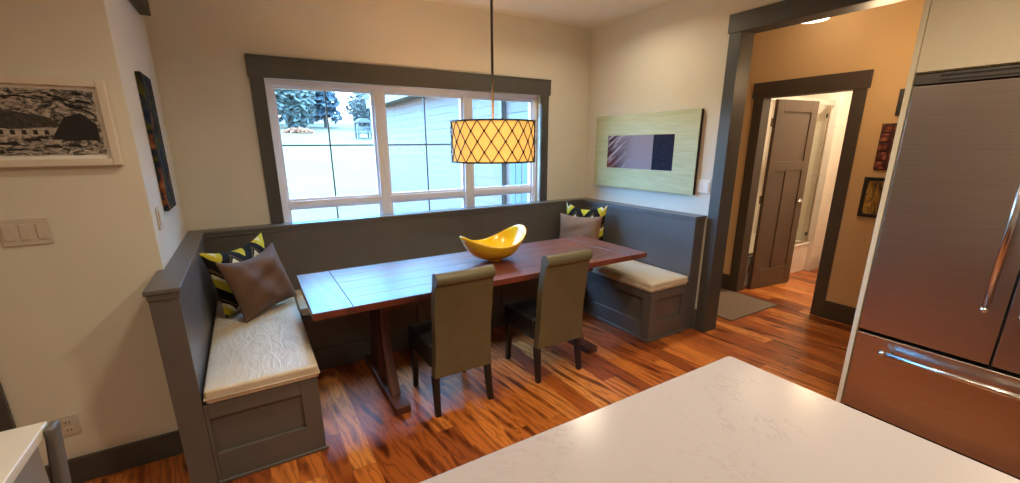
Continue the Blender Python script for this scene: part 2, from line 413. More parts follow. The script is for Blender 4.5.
# left wing, back run, right wing seat boxes (recessed shaker panels)
def panel_x(mb, xf, sgn, y0, y1, z0, z1, th=.018, fr=.075):
    """shaker frame standing proud on a face x = xf"""
    xa, xb = (xf, xf + th * sgn); xa, xb = min(xa, xb), max(xa, xb)
    mb.box(xa, xb, y0, y0 + fr, z0, z1).box(xa, xb, y1 - fr, y1, z0, z1)
    mb.box(xa, xb, y0 + fr, y1 - fr, z1 - fr * .9, z1).box(xa, xb, y0 + fr, y1 - fr, z0, z0 + fr * 2.0)
def panel_y(mb, yf, x0, x1, z0, z1, th=.018, fl=.08, fr=.08):
    mb.box(x0, x0 + fl, yf - th, yf, z0, z1).box(x1 - fr, x1, yf - th, yf, z0, z1)
    mb.box(x0 + fl, x1 - fr, yf - th, yf, z1 - .075, z1).box(x0 + fl, x1 - fr, yf - th, yf, z0, z0 + .165)
LX = -3.137                                   # left seat front x = -3.137
bp(MB().box(-W + .003, LX - .0185, YE + .0185, -.003, 0, SH), 'seat_base')
bp(MB().box(LX - .018, -S + .018, -.5995, -.003, 0, SH), 'seat_base')
bp(MB().box(-S + .0185, -.003, YE + .0185 - .011, -.003, 0, SH), 'seat_base')
m = MB(); panel_x(m, LX - .018, 1, YE + .0185, -.62, .0, SH); bp(m, 'face_frame', bevel=.002)
m = MB(); panel_y(m, YE + .018, -W + BTL, LX, 0, SH, fl=.016, fr=.085); bp(m, 'end_panel', bevel=.002)
m = MB()
for (xa, xb) in ((LX, -2.2), (-2.2, -1.4), (-1.4, -S)): panel_y(m, -.60, xa, xb, 0, SH, fl=.06, fr=.06)
bp(m, 'face_frame', bevel=.002)
m = MB(); panel_x(m, -S + .018, -1, YE - .011 + .0185, -.62, 0, SH); bp(m, 'face_frame', bevel=.002)
m = MB(); panel_y(m, YE + .018 - .011, -S, -BT - .02, 0, SH, fl=.075, fr=.06); bp(m, 'end_panel', bevel=.002)
bp(MB().prism([(-S - .012, YE - .023), (-BT - .02, YE - .023), (-BT - .02, YE - .011), (-S, YE - .011), (-S, -.62), (-S - .012, -.62)], 'z', 0, .022), 'shoe_moulding', bevel=.004)
bp(MB().box(-W + BTL, LX + .012, YE - .012, YE, 0, .018), 'shoe_moulding', bevel=.004)
# back panels
bp(MB().prism([(-W - .014, YE), (-W + BTL, YE), (-W + BTL, -g), (-W + g, -g), (-W + g, -D1 - .022), (-W - .014, -D1 - .022)], 'z', SH + .001, CZ - .0505).prism([(-W - .014, YE), (-W + BTL - .001, YE), (-W + BTL - .001, YE + .017), (-W - .001, YE + .017), (-W - .001, -D1 - .022), (-W - .014, -D1 - .022)], 'z', 0, SH + .001), 'backrest_panel', bevel=.0)
bp(MB().box(-W + BTL + .0005, -BT - .0205, -BT, -g, SH, CZ - .0505), 'backrest_panel')
bp(MB().box(-BT - .02, -g, YE - .011, -g, SH + .0005, CZ - .0505).box(-BT - .019, -g, YE - .011, YE + .007, 0, SH), 'backrest_panel', bevel=.0)
# cap rail with apron moulding
cp = MB()
cp.prism([(-W - .026, YE - .012), (-W + BTL + .012, YE - .012), (-W + BTL + .012, -BT - .012), (-BT - .032, -BT - .012), (-BT - .032, YE - .023), (-.002, YE - .023),
          (-.002, -.002), (-W + .002, -.002), (-W + .002, -D1 - .002), (-W - .026, -D1 - .002)], 'z', CZ - .022, CZ)
cp.prism([(-W - .018, YE - .005), (-W + BTL + .006, YE - .005), (-W + BTL + .006, -BT - .006), (-BT - .026, -BT - .006), (-BT - .026, YE - .016), (-.003, YE - .016),
          (-.003, -.003), (-W + .003, -.003), (-W + .003, -D1 - .003), (-W - .018, -D1 - .003)], 'z', CZ - .05, CZ - .0225)
bp(cp, 'cap_rail', bevel=.004)

def seat_pad(name, label, x0, x1, y0, y1, z0, z1, sag=.008, group='cream seat cushions'):
    """upholstered pad: rounded box with a soft crown and a piping line"""
    nx, ny = max(4, int((x1 - x0) / .05)), max(4, int((y1 - y0) / .05)); vs = []; fs = []
    cx, cy = (x0 + x1) / 2, (y0 + y1) / 2; hx, hy = (x1 - x0) / 2, (y1 - y0) / 2; hz = (z1 - z0) / 2
    rnd = random.Random(len(name) + int(x0 * 100))
    def lay(top):
        ids = []
        for j in range(ny + 1):
            for i in range(nx + 1):
                u, v = -1 + 2 * i / nx, -1 + 2 * j / ny
                e = max(abs(u), abs(v))
                crown = (1 - u ** 6) * (1 - v ** 6)
                z = hz * (.62 + .38 * crown) + (rnd.uniform(-.0025, .0025) if e < .97 else 0)
                if not top: z = -hz
                sh = 1 if top else .99
                ids.append(len(vs)); vs.append((hx * u * sh, hy * v * sh, z + (hz)))
        return ids
    T = lay(True); B = lay(False); w = nx + 1
    for j in range(ny):
        for i in range(nx):
            a = j * w + i
            fs.append((T[a], T[a+1], T[a+w+1], T[a+w])); fs.append((B[a], B[a+w], B[a+w+1], B[a+1]))
    per = [i for i in range(nx)] + [j * w + nx for j in range(ny)] + [ny * w + i for i in range(nx, 0, -1)] + [j * w for j in range(ny, 0, -1)]
    for k in range(len(per)):
        a, b = per[k], per[(k + 1) % len(per)]; fs.append((T[a], B[a], B[b], T[b]))
    mb = MB(); mb.add(vs, fs)
    root = thing('seat_cushion', label, 'cushion', (cx, cy, z0 + .0015), group=None)
    mb.build('cushion_cover', CREAM, root, bevel=.014, seg=3)
    zz = .03
    pts = [(-hx, -hy, zz), (hx, -hy, zz), (hx, hy, zz), (-hx, hy, zz), (-hx, -hy, zz)]
    MB().tube(pts, .004, 8).build('piping', CREAM, root, smooth=True)
    return root
CT = .53
seat_pad('a', 'long cream leather seat cushion on the left wing of the bench, under the propped pillows', -W + BTL + .012, LX + .012, YE - .012, -.13, SH, CT)
seat_pad('b', 'cream leather seat cushion on the right bench wing, nearest the hall opening', -S - .012, -BT - .034, YE - .016, -.62, SH, CT)
seat_pad('c', 'long seat cushion under the window, mostly hidden behind the dining table', LX + .018, -S - .018, -.612, -.13, SH, CT - .012)

# ------------------------------------------------------------------ pillows
def pattern_mat():
    m, nt, bs = new_mat('yellow_black_ikat')
    mp = coord(nt); sp = nt.nodes.new('ShaderNodeSeparateXYZ'); lnk(nt, mp, 'Vector', sp, 'Vector')
    nz = noise(nt, mp, 22, 2); nn = math_node(nt, 'MULTIPLY', nz.outputs['Fac'], None, 0, .025)
    # zig-zag: |fract(x/p)-.5|
    a = math_node(nt, 'DIVIDE', sp.outputs['X'], None, 0, .19); b = math_node(nt, 'FRACT', a.outputs[0])
    c = math_node(nt, 'SUBTRACT', b.outputs[0], None, 0, .5); d = math_node(nt, 'ABSOLUTE', c.outputs[0])
    e = math_node(nt, 'MULTIPLY_ADD', d.outputs[0], None, 0, .26); nt.links.new(sp.outputs['Y'], e.inputs[2])
    f = math_node(nt, 'ADD', e.outputs[0], nn.outputs[0])
    h = math_node(nt, 'DIVIDE', f.outputs[0], None, 0, .20); k = math_node(nt, 'FRACT', h.outputs[0])
    r = ramp(nt, [(0, (.008, .007, .006)), (.28, (.52, .43, .03)), (.58, (.66, .60, .36)), (.72, (.008, .007, .006)), (.80, (.10, .055, .02)), (.88, (.008, .007, .006))], 'CONSTANT')
    nt.links.new(k.outputs[0], r.inputs['Fac']); lnk(nt, r, 'Color', bs, 'Base Color'); bs.inputs['Roughness'].default_value = .8; bs.inputs['Specular IOR Level'].default_value = .15
    n2 = noise(nt, mp, 200, 2); bm = nt.nodes.new('ShaderNodeBump'); bm.inputs['Strength'].default_value = .3; bm.inputs['Distance'].default_value = .003
    lnk(nt, n2, 'Fac', bm, 'Height'); lnk(nt, bm, 'Normal', bs, 'Normal')
    return m
IKAT = pattern_mat()
def pillow(label, mat, w, h, t, base, normal, tilt, roll=0., dip=.0, crumple=.006, seed=1, group=None, pipe=None):
    """throw pillow: base = point of the bottom edge middle, normal = horizontal facing direction, tilt = lean back"""
    rnd = random.Random(seed); N = 22; vs = []; fs = []
    ph = [rnd.uniform(0, 6.28) for _ in range(6)]
    def P(u, v, s):
        pinch_x = 1 - .085 * (1 - v * v); pinch_y = 1 - .085 * (1 - u * u)
        x = w / 2 * u * pinch_x; y = h / 2 * v * pinch_y
        if v > 0: y -= dip * h * (1 - u * u) * v ** 2
        th = t / 2 * ((1 - u ** 4) * (1 - v ** 4)) ** .6
        th += crumple * math.sin(5 * u + ph[0] + 3 * v) * (1 - u * u) * (1 - v * v) + crumple * .8 * math.sin(9 * v + ph[1] - 4 * u) * (1 - u * u) * (1 - v * v)
        return (x, y, s * max(th, 0.0015))
    for s in (1, -1):
        for j in range(N + 1):
            for i in range(N + 1): vs.append(P(-1 + 2 * i / N, -1 + 2 * j / N, s))
    w_ = N + 1; o = w_ * w_
    for j in range(N):
        for i in range(N):
            a = j * w_ + i
            fs.append((a, a+1, a+w_+1, a+w_)); fs.append((o+a, o+a+w_, o+a+w_+1, o+a+1))
    per = [i for i in range(N)] + [j * w_ + N for j in range(N)] + [N * w_ + i for i in range(N, 0, -1)] + [j * w_ for j in range(N, 0, -1)]
    for k in range(len(per)):
        a, b = per[k], per[(k+1) % len(per)]; fs.append((a, o+a, o+b, b))
    n = Vector((normal[0], normal[1], 0)).normalized()
    ex = Vector((0, 0, 1)).cross(n) ; ex.normalize()           # pillow x axis
    ez = n * math.cos(tilt) + Vector((0, 0, 1)) * math.sin(tilt)   # face normal looks up when leaning back
    ey = ez.cross(ex)
    if roll:
        q = Matrix.Rotation(roll, 3, ez); ex = q @ ex; ey = q @ ey
    mb = MB(); mb.add(vs, fs)
    Mx = Matrix((ex, ey, ez)).transposed().to_4x4()
    low = min((Mx @ Vector(p)).z for p in vs)
    Mx.translation = Vector((base[0], base[1], 0)) + ey * (h / 2) * Vector((1, 1, 0)).length / math.sqrt(2) 
    Mx.translation.z = base[2] - low + .001
    root = mb.build('throw_pillow', mat, None, smooth=True, sub=1)
    root.matrix_world = Mx
    tag(root, label, 'pillow', group)
    return root
pillow('black and yellow zigzag pillow in the left corner of the bench', IKAT, .53, .46, .13, (-3.375, -.435, CT - .002), (.72, -.69), R(11), roll=R(3), dip=.09, seed=3)
pillow('brown velvet pillow leaning on the zigzag pillow, left corner of the bench', BROWN, .47, .425, .13, (-3.275, -.625, CT - .002), (.68, -.73), R(18), roll=R(4), dip=.09, crumple=.011, seed=5)
pillow('black and yellow zigzag pillow in the right corner, mostly hidden', IKAT, .46, .51, .10, (-.375, -.43, CT - .002), (-.90, -.44), R(8), dip=.10, seed=8)
pillow('tan brown pillow behind the right end of the table', plain('tan_velvet', (.20, .10, .045), .8, var=.15, scale=7, bump=.2, bscale=18, sheen=.08), .47, .41, .10, (-.495, -.495, CT - .002), (-.90, -.44), R(8), dip=.03, seed=9)

# ------------------------------------------------------------------ dining table
TX0, TX1, TY0, TY1, TZ = -3.113, -.575, -1.458, -.638, .76
tc = ((TX0 + TX1) / 2, (TY0 + TY1) / 2)
tab = thing('dining_table', 'long dark red mahogany plank dining table on a trestle base', 'table', (tc[0], tc[1], 0))
hx, hy = (TX1 - TX0) / 2, (TY1 - TY0) / 2
m = MB(); nb = 5; bw = 2 * hy / nb
for i in range(nb): m.box(-hx + .212, hx - .212, -hy + i * bw, -hy + (i + 1) * bw, TZ - .042, TZ)
m.build('tabletop', TABLEW, tab, bevel=.0035)
ENDW = plank_wood('mahogany_end', .3, 5.0, [(0, (.12, .026, .014)), (1, (.19, .042, .02))], [(.2, (.45, .4, .4)), (.45, (.9, .9, .9)), (.8, (1.15, 1.1, 1.0))], axis='y', rough=.42, gap=0., coat=.8, coat_rough=.42)
MB().box(-hx, -hx + .211, -hy, hy, TZ - .042, TZ).build('breadboard_end', ENDW, tab, bevel=.0035)
MB().box(hx - .211, hx, -hy, hy, TZ - .042, TZ).build('breadboard_end', ENDW, tab, bevel=.0035)
MB().box(-2.635 - tc[0], -1.157 - tc[0], -.02, .02, TZ - .19, TZ - .11).build('stretcher_beam', TRESTLE, tab, bevel=.004)
for xc in (-2.672 - tc[0], -1.12 - tc[0]):
    t = MB(); t.box(xc - .05, xc + .05, -hy - .008, hy - .02, 0.0, .055); fo = t.build('trestle_foot', TRESTLE, tab, bevel=.008)
    t = MB(); t.box(xc - .05, xc + .05, -hy + .09, hy - .09, TZ - .105, TZ - .0425); t.build('trestle_cleat', TRESTLE, tab, bevel=.006)
    MB().box(xc - .035, xc + .035, -.052, .052, .055, TZ - .105).build('trestle_post', TRESTLE, tab, bevel=.006)
    for s in (-1, 1):
        pr = [(s * .055, TZ - .107), (s * .135, TZ - .107), (s * .135, .50), (s * .15, .38), (s * .20, .22), (s * .285, .056), (s * .195, .056), (s * .13, .20), (s * .08, .36), (s * .06, .50)]
        MB().prism(pr, 'x', xc - .03, xc + .03).build('trestle_brace', TRESTLE, tab, bevel=.006)

# ------------------------------------------------------------------ dining chairs
def make_chair(label):
    c = thing('dining_chair', label, 'chair', (0, 0, 0), group='parsons chairs along the near side of the table')
    # back: profile in y,z  (chair faces +y)
    path = [(-.185, .26), (-.190, .40), (-.200, .55), (-.214, .68), (-.232, .80), (-.245, .865)]
    th = .058; fr = [(y + th / 2, z) for y, z in path]; bk = [(y - th / 2, z) for y, z in path]
    roll = []; cy, cz, rr = -.258, .894, .040
    for k in range(9):
        a = R(10 + 200 * k / 8 ); roll.append((cy + rr * math.cos(a), cz + rr * math.sin(a)))
    roll += [(cy - rr * .75, cz - rr * .62), (cy - .012, cz - rr * .88)]
    prof = fr + roll + bk[::-1]
    n = 14; vs = []; fs = []; L = len(prof)
    for i in range(n + 1):
        u = -1 + 2 * i / n
        for (y, z) in prof:
            wv = .194 - .010 * max(0, (z - .3) / .6) - .008 * math.sin(max(0, min(1, (z - .26) / .4)) * math.pi)
            vs.append((u * wv, y - .012 * (1 - u * u) * min(1, max(0, z - .3) * 3), z))
    for i in range(n):
        for k in range(L): fs.append((i*L+k, i*L+(k+1) % L, (i+1)*L+(k+1) % L, (i+1)*L+k))
    fs += [tuple(range(L-1, -1, -1)), tuple(range(n*L, (n+1)*L))]
    mb = MB(); mb.add(vs, fs); mb.build('backrest', OLIVE, c, bevel=.006)
    # seat pad with softly crowned top
    vs = []; fs = []; nx, ny = 10, 10
    for top in (1, 0):
        for j in range(ny + 1):
            for i in range(nx + 1):
                u, v = -1 + 2*i/nx, -1 + 2*j/ny
                z = .455 + .03 * (1 - u**4) * (1 - v**4) if top else .31
                vs.append((.2 * u * (1 + .04 * (v + 1) / 2), .035 + .19 * v, z))
    w = nx + 1; o = w * w
    for j in range(ny):
        for i in range(nx):
            a = j*w+i; fs.append((a, a+1, a+w+1, a+w)); fs.append((o+a, o+a+w, o+a+w+1, o+a+1))
    per = [i for i in range(nx)] + [j*w+nx for j in range(ny)] + [ny*w+i for i in range(nx, 0, -1)] + [j*w for j in range(ny, 0, -1)]
    for k in range(len(per)):
        a, b = per[k], per[(k+1) % len(per)]; fs.append((a, o+a, o+b, b))
    mb = MB(); mb.add(vs, fs); s = mb.build('seat', SHADEDL, c, bevel=.012, seg=3); s['label'] = 'leather seat darkened for the shade under the table'
    for sx in (-1, 1):
        for (yt, yb, zt) in ((-.175, -.205, .258), (.195, .205, .309)):
            x = sx * .178; l = MB()
            a, b = .021, .016
            l.add([(x-a,yt-a,zt),(x+a,yt-a,zt),(x+a,yt+a,zt),(x-a,yt+a,zt),(x+sx*.006-b,yb-b,0),(x+sx*.006+b,yb-b,0),(x+sx*.006+b,yb+b,0),(x+sx*.006-b,yb+b,0)],
                  [(0,1,2,3),(7,6,5,4),(0,4,5,1),(1,5,6,2),(2,6,7,3),(3,7,4,0)])
            l.build('leg', ESPRESSO, c, bevel=.003)
    return c
ch = make_chair('olive leather parsons chair nearer the left bench, left of the two chairs')
ch.location = (-2.312, -1.39, 0)
ch2 = copy_tree(ch); ch2.location = (-1.560, -1.39, 0)
ch2['label'] = 'olive leather parsons chair nearer the right bench, standing below the yellow bowl'
ch2['label'] = 'olive leather parsons chair on the right, nearer the hall opening'

# ------------------------------------------------------------------ yellow bowl
b = MB(); NT, NS = 64, 16; vs = []; fs = []
for j in range(NS + 1):
    s = j / NS
    for i in range(NT):
        t = 2 * math.pi * i / NT; c_, s_ = math.cos(t), math.sin(t)
        Hh = .163 + .050 * math.cos(2 * t) + .010 * c_
        ax = .285 - .015 * c_; ay = .168
        prof = s ** .55
        vs.append((ax * c_ * prof, ay * s_ * prof * (1 + .10 * c_), .022 + Hh * s ** 1.9))
for j in range(NS):
    for i in range(NT): fs.append((j*NT+i, j*NT+(i+1) % NT, (j+1)*NT+(i+1) % NT, (j+1)*NT+i))
b.add(vs, fs)
bowl = thing('bowl', 'glossy yellow saddle-shaped bowl on the dining table', 'bowl', (-1.752, -1.01, TZ + .001), R(8))
b.build('bowl_body', YELLOW, bowl, smooth=True, solid=.008)
MB().lathe([(.055, 0), (.058, .006), (.05, .016), (.062, .03)], n=32).build('foot', YELLOW, bowl, smooth=True)

# ------------------------------------------------------------------ pendant lamp
px, py = -1.771, -1.037; z0, z1, rr = 1.504, 1.774, .288
pen = thing('pendant_lamp', 'drum pendant lamp with glowing amber shade and dark diamond lattice over the table', 'lamp', (px, py, z0))
SHADE = emis('amber_shade_fabric', (.95, .50, .12), .75, .1)
hh = z1 - z0
MB().lathe([(rr, 0), (rr, hh), (rr - .004, hh), (rr - .004, 0)], n=72, closed=True).build('lamp_shade', SHADE, pen, smooth=False)
MB().lathe([(0.0, .03), (rr - .006, .03), (rr - .006, .034), (0.0, .034)], n=64).build('diffuser', emis('lamp_diffuser', (1, .72, .38), 1.2), pen)
lat = MB(); N = 20; ro = rr + .007
for k in range(N):
    for sgn in (-1, 1):
        pts = []
        for q in range(17):
            f = q / 16; a = 2 * math.pi * (k + .25) / N + sgn * f * 4 * math.pi / N
            pts.append((ro * math.cos(a), ro * math.sin(a), f * hh))
        lat.tube(pts, .0034, 6)
kn = lat
for k in range(N):
    for row in (1, 2, 3):
        a = 2 * math.pi * (k + .25 + .5 * (row % 2)) / N
        c_ = Vector((ro * math.cos(a), ro * math.sin(a), row / 4 * hh)); d = Vector((math.cos(a), math.sin(a), 0))
        kn.tube([c_ - d * .002, c_ + d * .006], .007, 8)
lat.build('lattice', DARKM, pen, smooth=True)
rg = MB()
for zz in (0, hh): rg.lathe([(rr - .006, zz - .005), (rr + .012, zz - .005), (rr + .012, zz + .005), (rr - .006, zz + .005)], n=72, closed=True)
rg.build('rim_ring', DARKM, pen, bevel=.0)
sp = MB()
for k in range(3):
    a = 2 * math.pi * k / 3 + .4; sp.tube([(0, 0, hh - .01), (math.cos(a) * (rr - .004), math.sin(a) * (rr - .004), hh - .004)], .004, 6)
sp.build('spider', DARKM, pen)
MB().tube([(0, 0, hh - .06), (0, 0, H - z0 - .028)], .009, 12).build('rod', DARKM, pen, smooth=True)
MB().lathe([(.065, H - z0 - .001), (.065, H - z0 - .02), (.05, H - z0 - .03), (0, H - z0 - .031)], n=32).build('canopy', DARKM, pen, bevel=.002)

# ------------------------------------------------------------------ wall pieces
def layered_print():
    root = thing('framed_picture', 'black and white farmhouse print in a wide cream frame, left of the bench', 'picture', (-4.09, -D1 - .002, 1.538))
    x0, x1, h = -.275, .303, .36
    fr = plain('cream_frame_paint', (.66, .59, .49), .5, var=.03)
    m = MB(); w = .032
    m.box(x0, x0 + w, -.03, 0, 0, h).box(x1 - w, x1, -.03, 0, 0, h).box(x0 + w, x1 - w, -.03, 0, 0, w).box(x0 + w, x1 - w, -.03, 0, h - w, h)
    m.build('frame', fr, root, bevel=.004)
    MB().box(x0 + w, x1 - w, -.012, -.002, w, h - w).build('mat_board', CLOTHW, root)
    ink = plain('print_black_ink', (.012, .011, .011), .7); pap = None
    mm, nt, bs = new_mat('print_paper')
    mp = coord(nt, (1, 1, 2.0), rot=(0, R(-14), 0)); n = noise(nt, mp, 17, 6, .72, 1.8); r = ramp(nt, [(.40, (.012, .011, .010)), (.47, (.09, .08, .07)), (.53, (.36, .31, .26)), (.66, (.62, .55, .47))])
    lnk(nt, n, 'Fac', r, 'Fac'); lnk(nt, r, 'Color', bs, 'Base Color'); bs.inputs['Roughness'].default_value = .6
    grey = plain('print_grey_ink', (.045, .040, .033), .7, var=.5, scale=60); light = plain('print_light_ink', (.42, .36, .30), .7, var=.35, scale=50)
    P = MB(); rnd = random.Random(4)
    a0, a1, b0, b1 = x0 + w + .006, x1 - w - .014, w + .014, h - w - .012
    edge = []                                              # torn paper edge
    for k in range(24): edge.append((a0 + (a1 - a0) * k / 24, b0 + rnd.uniform(0, .004)))
    for k in range(14): edge.append((a1 - rnd.uniform(0, .006), b0 + (b1 - b0) * k / 14))
    for k in range(24): edge.append((a1 - (a1 - a0) * k / 24, b1 - rnd.uniform(0, .004)))
    for k in range(14): edge.append((a0, b1 - (b1 - b0) * k / 14))
    P.cur = 0; P.prism(edge, 'y', -.0145, -.0125)
    def poly(pts, mi, d):
        P.cur = mi; P.prism(pts, 'y', -.0150 - d, -.0146)
    poly([(-.20, .205), (-.10, .243), (.09, .205), (.14, .165), (-.02, .155), (-.20, .165)], 2, .0002)      # long barn roof
    poly([(-.23, .13), (.12, .13), (.13, .160), (-.02, .152), (-.23, .165)], 3, .0002)                      # pale wall
    for k in range(9): poly([(-.20 + k*.034, .132), (-.185 + k*.034, .132), (-.186 + k*.034, .150), (-.199 + k*.034, .150)], 1, .0004)
    poly([(.09, .112), (.245, .108), (.245, .175), (.20, .222), (.145, .205), (.12, .165)], 1, .0006)       # dark shed
    poly([(-.235, .16), (-.17, .155), (-.13, .20), (-.17, .235), (-.23, .245), (-.235, .22)], 1, .0005)      # dark bush
    for k in range(14):                                    # ground streaks
        x = rnd.uniform(a0 + .02, a1 - .12); z = rnd.uniform(b0 + .012, .118); L = rnd.uniform(.04, .11)
        poly([(x, z), (x + L, z + rnd.uniform(-.004, .004)), (x + L * .8, z + .009), (x + .01, z + .010)], 1, .0004)
    for k in range(16):                                    # hanging branches
        x = rnd.uniform(-.22, .20); z = rnd.uniform(.245, .305); dx, dz = rnd.uniform(.04, .10), rnd.uniform(-.03, -.005)
        P.cur = 1; P.tube([(x, -.0152, z), (x + dx * .4, -.0152, z + dz * .1), (min(x + dx, a1 - .01), -.0152, z + dz)], .0022, 5, rs=[.0042, .003, .001])
    P.tube([(a0 + .005, -.0152, .27), (-.16, -.0152, .295), (-.08, -.0152, .275), (.02, -.0152, .285), (.1, -.0152, .27)], .004, 5, rs=[.005, .005, .004, .003, .001])
    P.build('print', [mm, ink, grey, light], root)
layered_print()

def canvas_left():
    m, nt, bs = new_mat('abstract_canvas')
    mp = coord(nt, (1, 1.6, 1)); n = noise(nt, mp, 4.5, 3, .5, .8)
    r = ramp(nt, [(.30, (.006, .008, .012)), (.40, (.018, .034, .062)), (.46, (.085, .08, .018)), (.51, (.012, .018, .028)), (.57, (.02, .03, .045)), (.61, (.20, .055, .02)), (.66, (.28, .17, .07)), (.72, (.02, .025, .02))])
    lnk(nt, n, 'Fac', r, 'Fac'); lnk(nt, r, 'Color', bs, 'Base Color'); bs.inputs['Roughness'].default_value = .95; bs.inputs['Specular IOR Level'].default_value = .1
    root = thing('canvas_painting', 'colourful abstract canvas on the short wall above the left bench', 'picture', (-W + .001, -.65, 1.272))
    MB().box(0, .024, -.15, .15, 0, .72).build('canvas', m, root, bevel=.003)
    MB().box(-.0008, -.0001, -.13, .13, .015, .705).build('stretcher', plain('stretcher_pine', (.4, .28, .15), .7), root)
canvas_left()

orn = thing('canvas_painting', 'dark canvas high on the short wall, its lower corner showing at the top edge', 'picture', (-W + .001, -.62, 2.385))
MB().box(0, .055, -.42, .42, 0, .36).build('canvas', plain('dark_umber_canvas', (.030, .022, .012), .5, var=.6, scale=9), orn, bevel=.004)
MB().box(-.0008, -.0001, -.38, .38, .03, .33).build('stretcher', plain('stretcher_wood', (.4, .28, .15), .7), orn)

def canvas_right():
    root = thing('canvas_painting', 'wide olive-green canvas with a dark centre strip on the right wall', 'picture', (-.002, -.815, 1.190))
    hy, h = .622, .709
    m, nt, bs = new_mat('olive_canvas')
    mp = coord(nt, (1, .5, 9)); n = noise(nt, mp, 9, 4); r = ramp(nt, [(.3, (.40, .41, .20)), (.7, (.50, .50, .27))]); lnk(nt, n, 'Fac', r, 'Fac'); lnk(nt, r, 'Color', bs, 'Base Color')
    bs.inputs['Roughness'].default_value = .45
    MB().box(-.036, -.0, -hy + .004, hy - .004, .004, h - .004).build('canvas_edge', plain('black_canvas_edge', (.012, .010, .010), .6), root)
    MB().box(-.040, -.0362, -hy, hy, 0, h).build('canvas_face', m, root, bevel=.001)
    a, nt, bs = new_mat('abstract_strip')
    mp = coord(nt, (1, 1, 1), rot=(R(38), 0, 0)); mp2 = nt.nodes.new('ShaderNodeMapping'); mp2.inputs['Scale'].default_value = (1, 1.2, 9); lnk(nt, mp, 'Vector', mp2, 'Vector')
    n = noise(nt, mp2, 3.2, 4, .6, .6); r = ramp(nt, [(.34, (.008, .005, .006)), (.45, (.06, .010, .014)), (.52, (.18, .12, .13)), (.60, (.42, .38, .39)), (.72, (.26, .23, .28))]); lnk(nt, n, 'Fac', r, 'Fac')
    sp = nt.nodes.new('ShaderNodeSeparateXYZ'); mo = coord(nt); lnk(nt, mo, 'Vector', sp, 'Vector')
    k = math_node(nt, 'MULTIPLY_ADD', sp.outputs['Y'], None, 0, 3.2); k.inputs[2].default_value = -.22; k.use_clamp = True
    c = mix_col(nt, k.outputs[0], (.27, .24, .28), r.outputs['Color'])
    n4 = noise(nt, mp2, 2.0, 2); z = math_node(nt, 'MULTIPLY_ADD', sp.outputs['Z'], None, 0, -5.); z.inputs[2].default_value = 1.75; z.use_clamp = True
    y = math_node(nt, 'MULTIPLY_ADD', sp.outputs['Y'], None, 0, 6.); y.inputs[2].default_value = -1.45; y.use_clamp = True
    zz = math_node(nt, 'MULTIPLY', z.outputs[0], y.outputs[0])
    c2 = mix_col(nt, zz.outputs[0], c, (.16, .028, .006)); nt.links.new(c2, bs.inputs['Base Color']); bs.inputs['Roughness'].default_value = .9; bs.inputs['Specular IOR Level'].default_value = .1
    MB().box(-.0425, -.0402, -.155, .43, .195, .512).build('painted_strip', a, root)
    MB().box(-.0427, -.0402, -.385, -.1552, .195, .512).build('painted_block', plain('navy_paint', (.018, .022, .042), .9, var=.25, scale=30, spec=.1), root)
canvas_right()

BEIGEP = plain('beige_plastic', (.56, .49, .41), .3, var=.02)
def switch_plate(label, loc, rotz, n, w, h, cat='switch', mat=BEIGEP):
    """plate in local xz facing -y"""
    root = thing('switch_plate', label, cat, loc, rotz)
    MB().box(-w / 2, w / 2, -.006, 0, 0, h).build('plate', mat, root, bevel=.003)
    for i in range(n):
        c = -w / 2 + w * (i + .5) / n
        MB().box(c - .017, c + .017, -.010, -.0061, h / 2 - .034, h / 2 + .034).build('rocker', mat, root, bevel=.002)
    return root
switch_plate('white two-gang switch plate between the olive canvas and the opening', (-.001, -1.508, 1.216), R(-90), 2, .118, .112, mat=WHITEP)
switch_plate('wide cream three-gang switch plate below the farmhouse print', (-4.165, -D1 - .001, 1.207), 0, 3, .158, .117)
switch_plate('single cream switch plate on the short wall below the abstract canvas', (-W + .001, -1.02, 1.205), R(90), 1, .075, .115)
o_ = thing('wall_outlet', 'cream wall outlet above the baseboard, left of the bench', 'outlet', (-4.217, -D1 - .001, .265))
MB().box(-.036, .036, -.006, 0, 0, .108).build('plate', BEIGEP, o_, bevel=.003)
for zc in (.034, .074): 
    so = MB().box(-.017, .017, -.009, -.0061, zc - .015, zc + .015).build('socket', BEIGEP, o_, bevel=.004)
    MB().box(-.008, -.005, -.0095, -.0091, zc - .006, zc + .006).box(.005, .008, -.0095, -.0091, zc - .006, zc + .006).build('slot', DARKGAP, so)

# ------------------------------------------------------------------ hall and bathroom
door = MB(); DL, DT, DH = .66, .036, DZ - .012
def rect(m, x0, x1, z0, z1, y0, y1): m.box(x0, x1, y0, y1, z0, z1)
st = .105; 
for (a, b_, c, d) in ((0, st, 0, DH), (DL - st, DL, 0, DH), (st, DL - st, 0, .22), (st, DL - st, DH - .12, DH), (st, DL - st, 1.32, 1.42), (DL/2 - .045, DL/2 + .045, .22, 1.32)):
    rect(door, a, b_, c, d, -DT / 2, DT / 2)
rect(door, st, DL - st, .22, DH - .12, -.008, .008)
DOORM = plain('door_taupe_paint', (.105, .072, .048), .45, var=.04)
dr = door.build('door_1', DOORM, None, bevel=.003, loc=(1.478, -1.208, .008), rot=(0, 0, R(-7.0))); struct(dr, 'taupe three-panel bathroom door standing open')
MB().lathe([(.026, 0), (.026, .008), (.010, .012), (.010, .04)], n=20).build('door_rosette', CHROME, dr, loc=(DL - .06, -DT / 2 - .001, .98), rot=(R(90), 0, 0), smooth=False)
MB().tube([(DL - .06, -DT / 2 - .042, .98), (DL - .10, -DT / 2 - .048, .98), (DL - .17, -DT / 2 - .045, .98)], .009, 10).build('door_handle', CHROME, dr, smooth=True)
